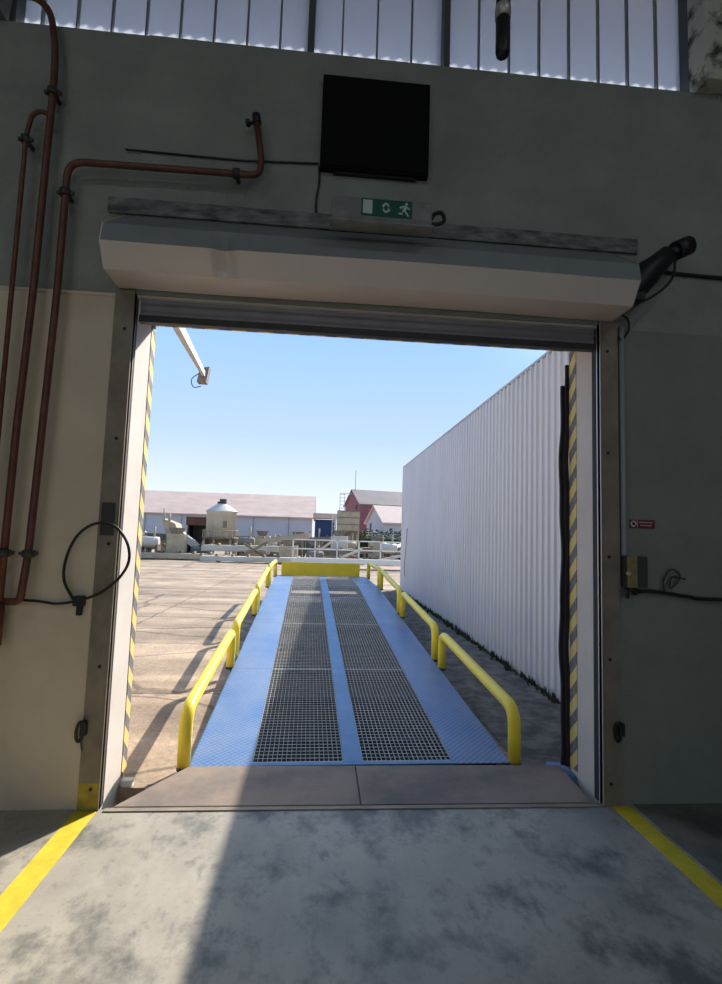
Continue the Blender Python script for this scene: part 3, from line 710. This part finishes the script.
for y in (3.9, 7.3, 9.7):
    for x in (-W + .05, W - .05):
        z1 = dz(y) - .16
        MB().box(.318 + x - .04, .318 + x + .04, .575 + y - .04, .575 + y + .04, GZ, z1).box(.318 + x - .08, .318 + x + .08, .575 + y - .08, .575 + y + .08, GZ, GZ + .012).build('support_leg', 'blue_plain', ramp)
MB().hexa([L3(-1.06, YE - .03, .0), L3(1.0, YE - .03, .0), L3(1.0, YE + .03, .0), L3(-1.06, YE + .03, .0), L3(-1.06, YE + .01, .34), L3(1.0, YE + .01, .34), L3(1.0, YE + .05, .34), L3(-1.06, YE + .05, .34)]).build('loading_lip', 'lip', ramp, label='raised plain yellow lip plate at the far end')
secs = [(.02, 2.13), (2.45, 4.66), (4.95, 7.20), (7.48, 9.55)]
for s in (-1, 1):
    for (a, b) in secs:
        x = s * (W + .042)
        zb = -.02
        h = .375
        pts = [L3(x, a, zb), L3(x, a, h - .03), L3(x, b, h - .03), L3(x, b, zb)]
        pts[1] = (pts[1][0], pts[1][1], dz(a) + h); pts[2] = (pts[2][0], pts[2][1], dz(b) + h)
        g = MB().tube(fillet(pts, .14, 7), .047, 18).build('guard_rail', 'yellow', ramp)
        for yy in (a, b):
            MB().box(.318 + x - s * .03 - .02, .318 + x - s * .03 + .02, .575 + yy - .045, .575 + yy + .045, dz(yy) - .12, dz(yy) - .02).tube([L3(x, yy, -.03), L3(x, yy, -.005)], .0485, 16).build('post_bracket', 'under', g)
ramp.rotation_euler = (0, 0, .021)

# ------------------------------------------------------------------ white corrugated hall beside the ramp
r = empty('corrugated_hall', (5.2, 7, GZ), 'tall white corrugated metal hall along the right side of the ramp', 'building')
mb = MB(); BX = 2.66; y = .62; pitch = .16; prof = []
while y < 13.0:
    prof += [(BX, y), (BX, y + .085), (BX - .028, y + .10), (BX - .028, y + .145)]
    y += pitch
prof.append((BX, 13.0))
ZT = 3.88
k = 0
for (x, yy) in prof: mb.v += [(x, yy, GZ), (x, yy, ZT), (x + .02, yy, GZ), (x + .02, yy, ZT)]
for i in range(len(prof) - 1):
    a = 4 * i; mb.face([a, a + 4, a + 5, a + 1]); mb.face([a + 2, a + 3, a + 7, a + 6])
mb.build('side_cladding', 'clad', r)
MB().box(BX + .02, 7.6, 12.98, 13.02, GZ, ZT).build('end_wall', 'clad', r)
MB().box(BX + .02, 7.6, .6, .64, GZ, ZT).box(7.56, 7.6, .64, 12.98, GZ, ZT).build('rear_wall', 'clad', r)
MB().hexa([(BX - .03, .58, ZT), (5.1, .58, ZT + .3), (5.1, 13.04, ZT + .3), (BX - .03, 13.04, ZT), (BX - .03, .58, ZT + .03), (5.1, .58, ZT + .34), (5.1, 13.04, ZT + .34), (BX - .03, 13.04, ZT + .03)]).hexa([(5.1, .58, ZT + .3), (7.65, .58, ZT), (7.65, 13.04, ZT), (5.1, 13.04, ZT + .3), (5.1, .58, ZT + .34), (7.65, .58, ZT + .03), (7.65, 13.04, ZT + .03), (5.1, 13.04, ZT + .34)]).build('roof', 'clad_roof', r)
MB().tube(spline([(2.62, 11.9, 1.9), (2.60, 11.9, 1.4), (2.55, 11.8, .8), (2.52, 11.6, .5)]), .008, 6).build('loose_cable', 'black', r)

# arm reaching out from the facade, top left
r = empty('lamp_arm', (-1.2, .5, 3.2), 'pale steel arm reaching out from the facade above the gate, with a lamp head', 'outdoor lamp')
MB().beam((-1.62, .482, 3.62), (-2.16, 5.85, 4.42), .07, .10).build('arm', 'armsteel', r) if 'armsteel' in M else None
M['armsteel'] = mat('pale_arm', (.62, .56, .48), .6, .2, var=.2)
MB().beam((-1.15, .482, 3.24), (-2.16, 5.85, 4.42), .055, .09).build('arm', 'armsteel', r)
MB().hexa([(-2.26, 5.78, 4.26), (-2.10, 5.78, 4.26), (-2.10, 5.95, 4.26), (-2.26, 5.95, 4.26), (-2.22, 5.8, 4.52), (-2.06, 5.8, 4.55), (-2.06, 5.95, 4.55), (-2.22, 5.95, 4.52)]).build('lamp_head', 'roof_grey', r)
MB().tube(spline([(-2.1, 5.4, 4.32), (-2.30, 5.6, 4.25), (-2.30, 5.75, 4.15), (-2.2, 5.85, 4.2)]), .008, 6).build('arm_cable', 'clamp', r)

# ------------------------------------------------------------------ railed bridge across the far end
r = empty('walkway_bridge', (4, 22, GZ), 'low white steel walkway with railing crossing behind the ramp end', 'walkway')
XW0, XW1, YW = -1.3, 12.0, 22.0
MB().box(XW0, XW1, YW, YW + .12, .22, .46).build('side_girder', 'white_steel', r)
MB().box(XW0, XW1, YW + .12, YW + 1.1, .36, .44).build('walkway_deck', 'beige_dk', r)
for z in (.9, 1.35): MB().box(XW0, XW1, YW + .02, YW + .07, z - .03, z + .03).build('rail_bar', 'white_steel', r)
for i in range(13):
    x = XW0 + .05 + 1.08 * i
    MB().box(x - .03, x + .03, YW + .02, YW + .08, .46, 1.38).build('rail_post', 'white_steel', r)
for x in (XW0 + .6, 2.0, 5, 8, 11): MB().box(x - .08, x + .08, YW + .1, YW + 1.0, GZ, .36).build('bridge_leg', 'white_steel', r)

# ------------------------------------------------------------------ buildings in the distance
def gable(name, x0, x1, y0, y1, ze, zp, mw, mr, lab, ridge='x', over=.25, feats=()):
    r = empty(name, ((x0 + x1) / 2, (y0 + y1) / 2, GZ), lab, 'building')
    if ridge == 'x':
        ym = (y0 + y1) / 2
        MB().prism([(y0, GZ), (y1, GZ), (y1, ze), (ym, zp), (y0, ze)], 'x', x0, x1).build('wall', mw, r)
        for a, b in (((y0 - over, ze - over * (zp - ze) / (ym - y0)), (ym, zp)), ((y1 + over, ze - over * (zp - ze) / (ym - y0)), (ym, zp))):
            MB().prism([a, b, (b[0], b[1] + .12), (a[0], a[1] + .12)], 'x', x0 - over, x1 + over).build('roof', mr, r)
    else:
        xm = (x0 + x1) / 2
        MB().prism([(x0, GZ), (x1, GZ), (x1, ze), (xm, zp), (x0, ze)], 'y', y0, y1).build('wall', mw, r)
        for a, b in (((x0 - over, ze), (xm, zp)), ((x1 + over, ze), (xm, zp))):
            MB().prism([a, b, (b[0], b[1] + .12), (a[0], a[1] + .12)], 'y', y0 - over, y1 + over).build('roof', mr, r)
    return r
long_ = gable('long_shed', -34, -.75, 50, 60, 3.3, 5.75, 'wall_far', 'roof_tan', 'long low shed with tan roof and pale wall beyond the yard')
for i in range(9): MB().box(-32 + 3.6 * i, -31.95 + 3.6 * i, 49.95, 50, GZ, 3.2).build('wall_joint', 'roof_grey', long_)
def turned_hall(name, A, t, ln, wd, ze, zp, mw, mr, lab):
    """gabled hall: front wall from corner A along u, gable end from A along v"""
    u = Vector((math.cos(t), math.sin(t), 0)); v = Vector((-math.sin(t), math.cos(t), 0)); A = Vector(A)
    r = empty(name, tuple(A + u * ln / 2 + v * wd / 2 + Vector((0, 0, GZ))), lab, 'building')
    P = lambda a, b, z: tuple(A + u * a + v * b + Vector((0, 0, z)))
    w_ = MB(); sec_ = [(0, GZ), (wd, GZ), (wd, ze), (wd / 2, zp), (0, ze)]
    w_.v = [P(0, b, z) for b, z in sec_] + [P(ln, b, z) for b, z in sec_]
    w_.face([4, 3, 2, 1, 0]); w_.face([5, 6, 7, 8, 9])
    for i in range(5): j = (i + 1) % 5; w_.face([i, j, j + 5, i + 5])
    w_.build('wall', mw, r)
    sl_ = (zp - ze) / (wd / 2); o_ = .25
    for b0, z0, b1 in ((-o_, ze - o_ * sl_, wd / 2), (wd + o_, ze - o_ * sl_, wd / 2)):
        MB().hexa([P(-o_, b0, z0 + .02), P(ln, b0, z0 + .02), P(ln, b1, zp + .02), P(-o_, b1, zp + .02), P(-o_, b0, z0 + .14), P(ln, b0, z0 + .14), P(ln, b1, zp + .14), P(-o_, b1, zp + .14)]).build('roof', mr, r)
    return r, P
red, P = turned_hall('red_hall', (5.0, 60, 0), .217, 22, 7.2, 5.55, 7.5, 'red_wall', 'roof_grey', 'dark red hall with grey roof behind the small white house')
MB().tube([P(.3, 3.6, 7.5), P(.3, 3.6, 10.2)], .035, 6).build('antenna', 'roof_grey', red)
lad = MB().box(2.5, 2.58, 63, 63.06, 4.4, 7.0).box(3.1, 3.18, 63, 63.06, 4.4, 7.0)
for i in range(6): lad.box(2.5, 3.18, 63, 63.06, 4.6 + .45 * i, 4.67 + .45 * i)
lad.box(2.5, 4.0, 63, 63.06, 6.95, 7.03).build('roof_ladder', 'white_steel', red)
MB().beam(P(-.03, 1.6, 5.2), P(-.03, 2.3, 5.2), .1, .5).build('vent', 'black', red)
wh, P = turned_hall('white_house', (6.1, 45, 0), .235, 10, 5.1, 2.95, 4.55, 'wall_far', 'roof_pale', 'small white gabled building with pale roof in front of the red hall')
MB().beam(P(1.2, -.03, 2.0), P(1.6, -.03, 2.0), .06, .2).build('wall_lamp', 'black', wh)
MB().beam(P(-.03, 3.6, 2.4), P(-.03, 4.0, 2.4), .06, 1.0).build('window', 'mullion', wh)
lw = tag(MB().box(-32, 3.0, 42, 42.3, GZ, 1.25).build('low_wall', 'bank'), 'long low dark wall between the yard machinery and the tan roofed shed', 'wall')
b = empty('flat_roof_building', (.9, 40, GZ), 'low flat-roofed building with dark blue front between the sheds', 'building')
MB().box(-.42, 1.5, 43, 45, GZ, 2.95).build('wall', 'blue_box', b)
MB().box(-.6, 3.4, 42.6, 45, 3.05, 3.5).build('roof', 'roof_tan', b)
MB().box(1.3, 1.42, 42.7, 42.8, 1.3, 3.05).build('post', 'roof_tan', b)
# open yard tank frame
r = empty('hopper_tank', (2.1, 34, GZ), 'square beige hopper tank on legs right of the blue fronted building', 'hopper')
MB().box(1.3, 2.9, 34, 35.5, 1.95, 3.4).build('tank_body', 'beige', r)
for z in (1.93, 2.4, 2.9, 3.38): MB().box(1.27, 2.93, 33.96, 33.999, z - .025, z + .025).build('tank_rib', 'beige_dk', r)
MB().hexa([(1.8, 34.5, 1.2), (2.4, 34.5, 1.2), (2.4, 35, 1.2), (1.8, 35, 1.2), (1.3, 34, 1.95), (2.9, 34, 1.95), (2.9, 35.5, 1.95), (1.3, 35.5, 1.95)]).build('funnel', 'beige_dk', r)
for x in (1.35, 2.85):
    for yy in (34.05, 35.45): MB().box(x - .05, x + .05, yy - .05, yy + .05, GZ, 1.95).build('leg', 'beige', r)
l = MB().box(.9, .94, 34, 34.04, GZ, 3.1).box(1.15, 1.19, 34, 34.04, GZ, 3.1)
for i in range(9): l.box(.9, 1.19, 34, 34.04, .3 + .32 * i, .34 + .32 * i)
l.build('ladder', 'white_steel', r)
# hedge
mb = MB(); random.seed(11)
for i in range(5200):
    x = random.uniform(3.0, 13); yy = 36 + random.uniform(0, 1.2); z = GZ + (2.1 + .12 * math.sin(x * 7) + .1 * math.sin(x * 17)) * random.random() ** .6
    a = random.uniform(0, 6.28); t = random.uniform(-1, 1); s = .09
    d1 = Vector((math.cos(a), math.sin(a), t)).normalized() * s; d2 = Vector((-math.sin(a), math.cos(a), .6)).normalized() * s * .6
    c0 = Vector((x, yy, z)); k = len(mb.v); mb.v += [tuple(c0 - d1), tuple(c0 + d2), tuple(c0 + d1), tuple(c0 - d2)]; mb.face([k, k + 1, k + 2, k + 3])
h = empty('hedge', (8, 36.6, GZ), 'dark green hedge below the white and red buildings', 'hedge')
mb.build('foliage', 'leaf', h, kind='stuff')
MB().box(3.1, 12.9, 36.5, 36.8, GZ, 1.4).build('stems', 'weed', h)

# silo
SX, SY = -6.25, 30
r = empty('cement_silo', (SX, SY, GZ), 'round cream silo with cone roof standing among the yard machinery', 'silo')
MB().lathe((SX, SY, GZ), [(.93, 1.25), (.93, 2.85), (.98, 2.87), (.98, 2.95), (.93, 2.95)], 28).build('silo_body', 'silo', r)
MB().lathe((SX, SY, GZ), [(1.02, 2.93), (.45, 3.33), (.22, 3.42)], 28, sm=False).build('cone_roof', 'silo', r)
MB().box(SX - .14, SX + .24, SY - .2, SY + .2, GZ + 3.42, GZ + 3.72).box(SX - .3, SX - .1, SY - .1, SY + .1, GZ + 3.42, GZ + 3.55).build('vent_cap', 'steel_dark', r)
MB().lathe((SX, SY, GZ), [(.93, 1.24), (.35, .75)][::-1], 24).build('silo_funnel', 'beige_dk', r)
mb = MB()
for i in range(40):
    pass
MB().lathe((SX, SY, GZ), [(1.12, 1.18), (1.12, 1.3), (.9, 1.3)], 24).build('ring_platform', 'beige_dk', r)
for i in range(6):
    a = i * PI / 3 + .3; MB().box(SX + math.cos(a) - .06, SX + math.cos(a) + .06, SY + math.sin(a) - .06, SY + math.sin(a) + .06, GZ, GZ + 1.2).build('leg', 'beige', r)
for i in range(10):
    a = PI + i * PI / 9; MB().box(SX + 1.1 * math.cos(a) - .02, SX + 1.1 * math.cos(a) + .02, SY + 1.1 * math.sin(a) - .02, SY + 1.1 * math.sin(a) + .02, GZ + 1.3, GZ + 1.72).build('rail_post', 'beige', r)
MB().tube([(SX + 1.1 * math.cos(2 * PI * i / 24), SY + 1.1 * math.sin(2 * PI * i / 24), GZ + 1.72) for i in range(24)], .025, 6, closed=True).build('ring_rail', 'beige', r)
MB().box(SX + .28, SX + .55, SY - .98, SY - .9, GZ + 1.9, GZ + 2.3).build('hatch', 'beige_dk', r)

# machinery row: each girder, hopper and tray its own thing
def conveyor(x0, x1, y, z0, z1, wd, lab, mt='beige', legs=True, h=.35):
    r = empty('conveyor_section', ((x0 + x1) / 2, y, GZ), lab, 'conveyor', None)
    MB().beam((x0, y, z0 + h / 2), (x1, y, z1 + h / 2), wd, h).build('frame', mt, r)
    n = max(3, int((x1 - x0) / .8))
    for i in range(n + 1):
        t = i / n; x = x0 + (x1 - x0) * t; z = z0 + (z1 - z0) * t + h
        MB().tube([(x, y - wd / 2, z + .06), (x, y + wd / 2, z + .06)], .06, 8).build('roller', 'beige_dk', r)
    if legs:
        for t in (.12, .5, .88):
            x = x0 + (x1 - x0) * t; z = z0 + (z1 - z0) * t
            MB().box(x - .06, x + .06, y - wd / 2, y + wd / 2, GZ, max(z + .02, GZ + .05)).build('leg', 'beige_dk', r)
    return r
conveyor(-11.5, -5.2, 26.5, .0, .02, .7, 'long beige conveyor girder lying lowest at the left yard edge', h=.3)
conveyor(-6.3, 1.2, 25.2, .02, .05, .6, 'long pale conveyor girder in front of the silo reaching the walkway', 'silo', h=.26)
conveyor(-6.8, -2.2, 27.6, .45, .5, .7, 'pale flat conveyor tray passing just before the silo legs', 'silo')
conveyor(-4.4, -.6, 29.2, .75, 1.35, .6, 'beige conveyor sloping up to the right of the silo', 'beige')
conveyor(-1.9, 2.2, 31.2, .95, 1.25, .5, 'beige conveyor arm rising towards the square hopper tank', 'beige_dk')
conveyor(-13.2, -9.9, 28.9, .65, .75, .8, 'dusty conveyor frame at the far left beside the striped jamb', 'beige_dk')
conveyor(-.5, 3.2, 27.5, .25, .6, .8, 'dusty low conveyor behind the walkway railing', 'beige_dk')
# sloping chute hopper left of the red cabin
r = empty('chute_hopper', (-8.6, 29.5, GZ), 'dusty beige chute hopper with slanted spout left of the silo', 'hopper')
MB().hexa([(-9.3, 29.0, 1.1), (-8.4, 29.0, 1.0), (-8.4, 30, 1.0), (-9.3, 30, 1.1), (-9.6, 28.8, 2.3), (-8.8, 28.8, 2.0), (-8.8, 30.2, 2.0), (-9.6, 30.2, 2.3)]).build('bin', 'beige', r)
MB().beam((-8.8, 29.3, 1.6), (-7.5, 29.3, .6), .6, .35).build('spout', 'silo', r)
for x in (-9.3, -8.5): MB().box(x - .07, x + .07, 29.1, 29.25, GZ, 1.2).build('leg', 'beige_dk', r)
MB().tube([(-9.5, 29, 2.2), (-9.55, 29, 2.9)], .05, 8).tube([(-9.2, 29, 2.1), (-9.2, 29, 2.6)], .08, 8).build('pipe_stub', 'beige', r)
r = empty('rusty_cabin', (-7.7, 31, GZ), 'dark rust-red open cabin between the chute hopper and the silo', 'cabin')
MB().box(-8.7, -7.15, 31, 32.2, 1.95, 2.5).build('roof', 'rustbox', r)
MB().box(-8.6, -8.5, 31, 32.2, GZ, 2.0).box(-7.25, -7.15, 31, 32.2, GZ, 2.0).box(-8.5, -7.25, 32.1, 32.2, GZ, 2.0).build('wall', 'steel_dark', r)
MB().box(-7.35, -6.95, 30.9, 31, .6, 2.7).build('door', 'rustbox', r)
# assorted machine parts
random.seed(21)
spots = [(-11.4, 30.6), (-9.7, 27.3), (-12.3, 32.2), (-8.2, 27.35), (-7.2, 28.6), (-10.6, 32.6), (-3.9, 33), (-3.1, 30.6), (-3.6, 26.35), (-1.4, 32.4), (-.2, 26.4), (.3, 29.6), (1.3, 28.7), (2.1, 32.2), (4.1, 26.6), (4.0, 32.2), (4.4, 28.6), (5.6, 26.3)]
where = ['at the far left of the machinery row', 'second from the left jamb, low', 'behind the left conveyor', 'in front of the chute hopper', 'under the chute spout', 'left of the silo legs', 'just right of the silo', 'on the sloping conveyor\'s left', 'below the sloping conveyor', 'behind the sloping conveyor end', 'left of the walkway end post', 'behind the first railing bay', 'behind the second railing bay', 'behind the third railing bay', 'under the square hopper tank', 'right of the square hopper tank', 'before the hedge, left part', 'before the hedge, right part']
def exec_machines():
    for i, ((x, yy), wl) in enumerate(zip(spots, where)):
        kd = i % 3 if i < 18 else kd_more[i - 18]; ht = random.uniform(.8, 1.6) if i not in (4, 10, 14, 17) else .55; mt = random.choice(['beige', 'beige_dk', 'silo', 'silo', 'beige'])
        if kd == 0:
            r = empty('machine_housing', (x, yy, GZ), 'boxy dusty machine housing ' + wl, 'machine part')
            MB().box(x - .55, x + .5, yy - .3, yy + .3, GZ + .15, GZ + ht).build('casing', mt, r, bevel=.04)
            MB().hexa([(x - .3, yy - .25, GZ + ht), (x + .2, yy - .25, GZ + ht), (x + .2, yy + .25, GZ + ht), (x - .3, yy + .25, GZ + ht), (x - .45, yy - .3, GZ + ht + .35), (x + .4, yy - .3, GZ + ht + .35), (x + .4, yy + .3, GZ + ht + .35), (x - .45, yy + .3, GZ + ht + .35)]).build('hopper', 'beige_dk', r)
            for dx in (-.45, .4): MB().box(x + dx - .06, x + dx + .06, yy - .3, yy + .3, GZ, GZ + .16).build('foot', 'steel_dark', r)
        elif kd == 1:
            r = empty('machine_drum', (x, yy, GZ), 'horizontal dusty drum on a frame ' + wl, 'machine part')
            MB().tube([(x - .5, yy, GZ + ht * .7), (x - .45, yy, GZ + ht * .7), (x + .45, yy, GZ + ht * .7), (x + .5, yy, GZ + ht * .7)], [.2, .32, .32, .2], 16).build('drum', mt, r)
            MB().box(x - .5, x - .4, yy - .3, yy + .3, GZ, GZ + ht * .6).box(x + .4, x + .5, yy - .3, yy + .3, GZ, GZ + ht * .6).box(x - .6, x + .6, yy - .2, yy - .1, GZ + .1, GZ + .25).build('frame', 'beige_dk', r)
            MB().tube([(x + .2, yy, GZ + ht * .7 + .3), (x + .2, yy, GZ + ht + .5)], .06, 8).build('pipe', 'beige', r)
        else:
            r = empty('pipe_stack', (x, yy, GZ), 'crossed dusty beams and pipes ' + wl, 'machine part')
            MB().beam((x - .9, yy, GZ + .2), (x + .7, yy, GZ + ht), .14, .14).build('beam', mt, r)
            MB().beam((x - .7, yy + .2, GZ + ht * .9), (x + .8, yy + .2, GZ + .15), .12, .12).build('beam', 'beige_dk', r)
            MB().box(x - .6, x + .6, yy + .35, yy + .5, GZ, GZ + ht * .6).build('base', 'beige', r)
more = [(-13.2, 30.4, 0, 'at the very left, next to the striped jamb'), (-12.2, 27.6, 1, 'in the front row at the far left'), (-10.1, 34.0, 2, 'between the far left frames'), (-11.0, 27.45, 0, 'in front of the dusty conveyor frame'), (-9.6, 33.6, 1, 'behind the chute hopper'), (-5.2, 31.6, 2, 'behind the silo on its right'), (-4.4, 28.5, 1, 'before the sloping conveyor foot'), (-3.0, 34.2, 0, 'far behind the sloping conveyor'), (-1.7, 26.5, 0, 'before the walkway end'), (-.2, 33.9, 1, 'far behind the first railing bay'), (1.8, 26.3, 2, 'right behind the third railing bay'), (4.6, 34.9, 1, 'beside the tarpaulin roof'), (7.4, 27.0, 0, 'before the low trailer')]
spots += [(a_, b_) for a_, b_, c_, d_ in more]; where += [d_ for a_, b_, c_, d_ in more]
kd_more = [c_ for a_, b_, c_, d_ in more]
exec_machines()
# pale tarpaulin tent behind the walkway
r = empty('tarpaulin_tent', (7.1, 33, GZ), 'small white peaked tarpaulin roof behind the walkway near the hall corner', 'tent')
MB().prism([(5.1, .75), (6.9, 1.42), (9.2, .7), (9.2, .76), (6.9, 1.5), (5.1, .82)], 'y', 31, 34).build('canopy', 'tarp', r)
for x in (5.2, 6.9, 9.1): MB().box(x - .05, x + .05, 31.0, 31.1, GZ, .85 if x != 6.9 else 1.4).build('pole', 'white_steel', r)
# vehicle in the shade under it
r = empty('parked_trailer', (6.6, 30, GZ), 'low dark trailer with pale load behind the walkway near the hall corner', 'trailer')
MB().box(4.7, 8.8, 29.4, 30.6, .25, .42).build('bed', 'steel_dark', r)
MB().hexa([(5.0, 29.5, .42), (8.4, 29.5, .42), (8.4, 30.5, .42), (5.0, 30.5, .42), (5.3, 29.6, .8), (8.0, 29.6, .85), (8.0, 30.4, .85), (5.3, 30.4, .8)]).build('load', 'beige_dk', r)
for x in (5.4, 8.0):
    for yy in (29.42, 30.4): MB().tube([(x, yy, GZ + .25), (x, yy + .16, GZ + .25)], .25, 16).build('wheel', 'black', r)
for o in bpy.data.objects:
    if '_o' in o: del o['_o']
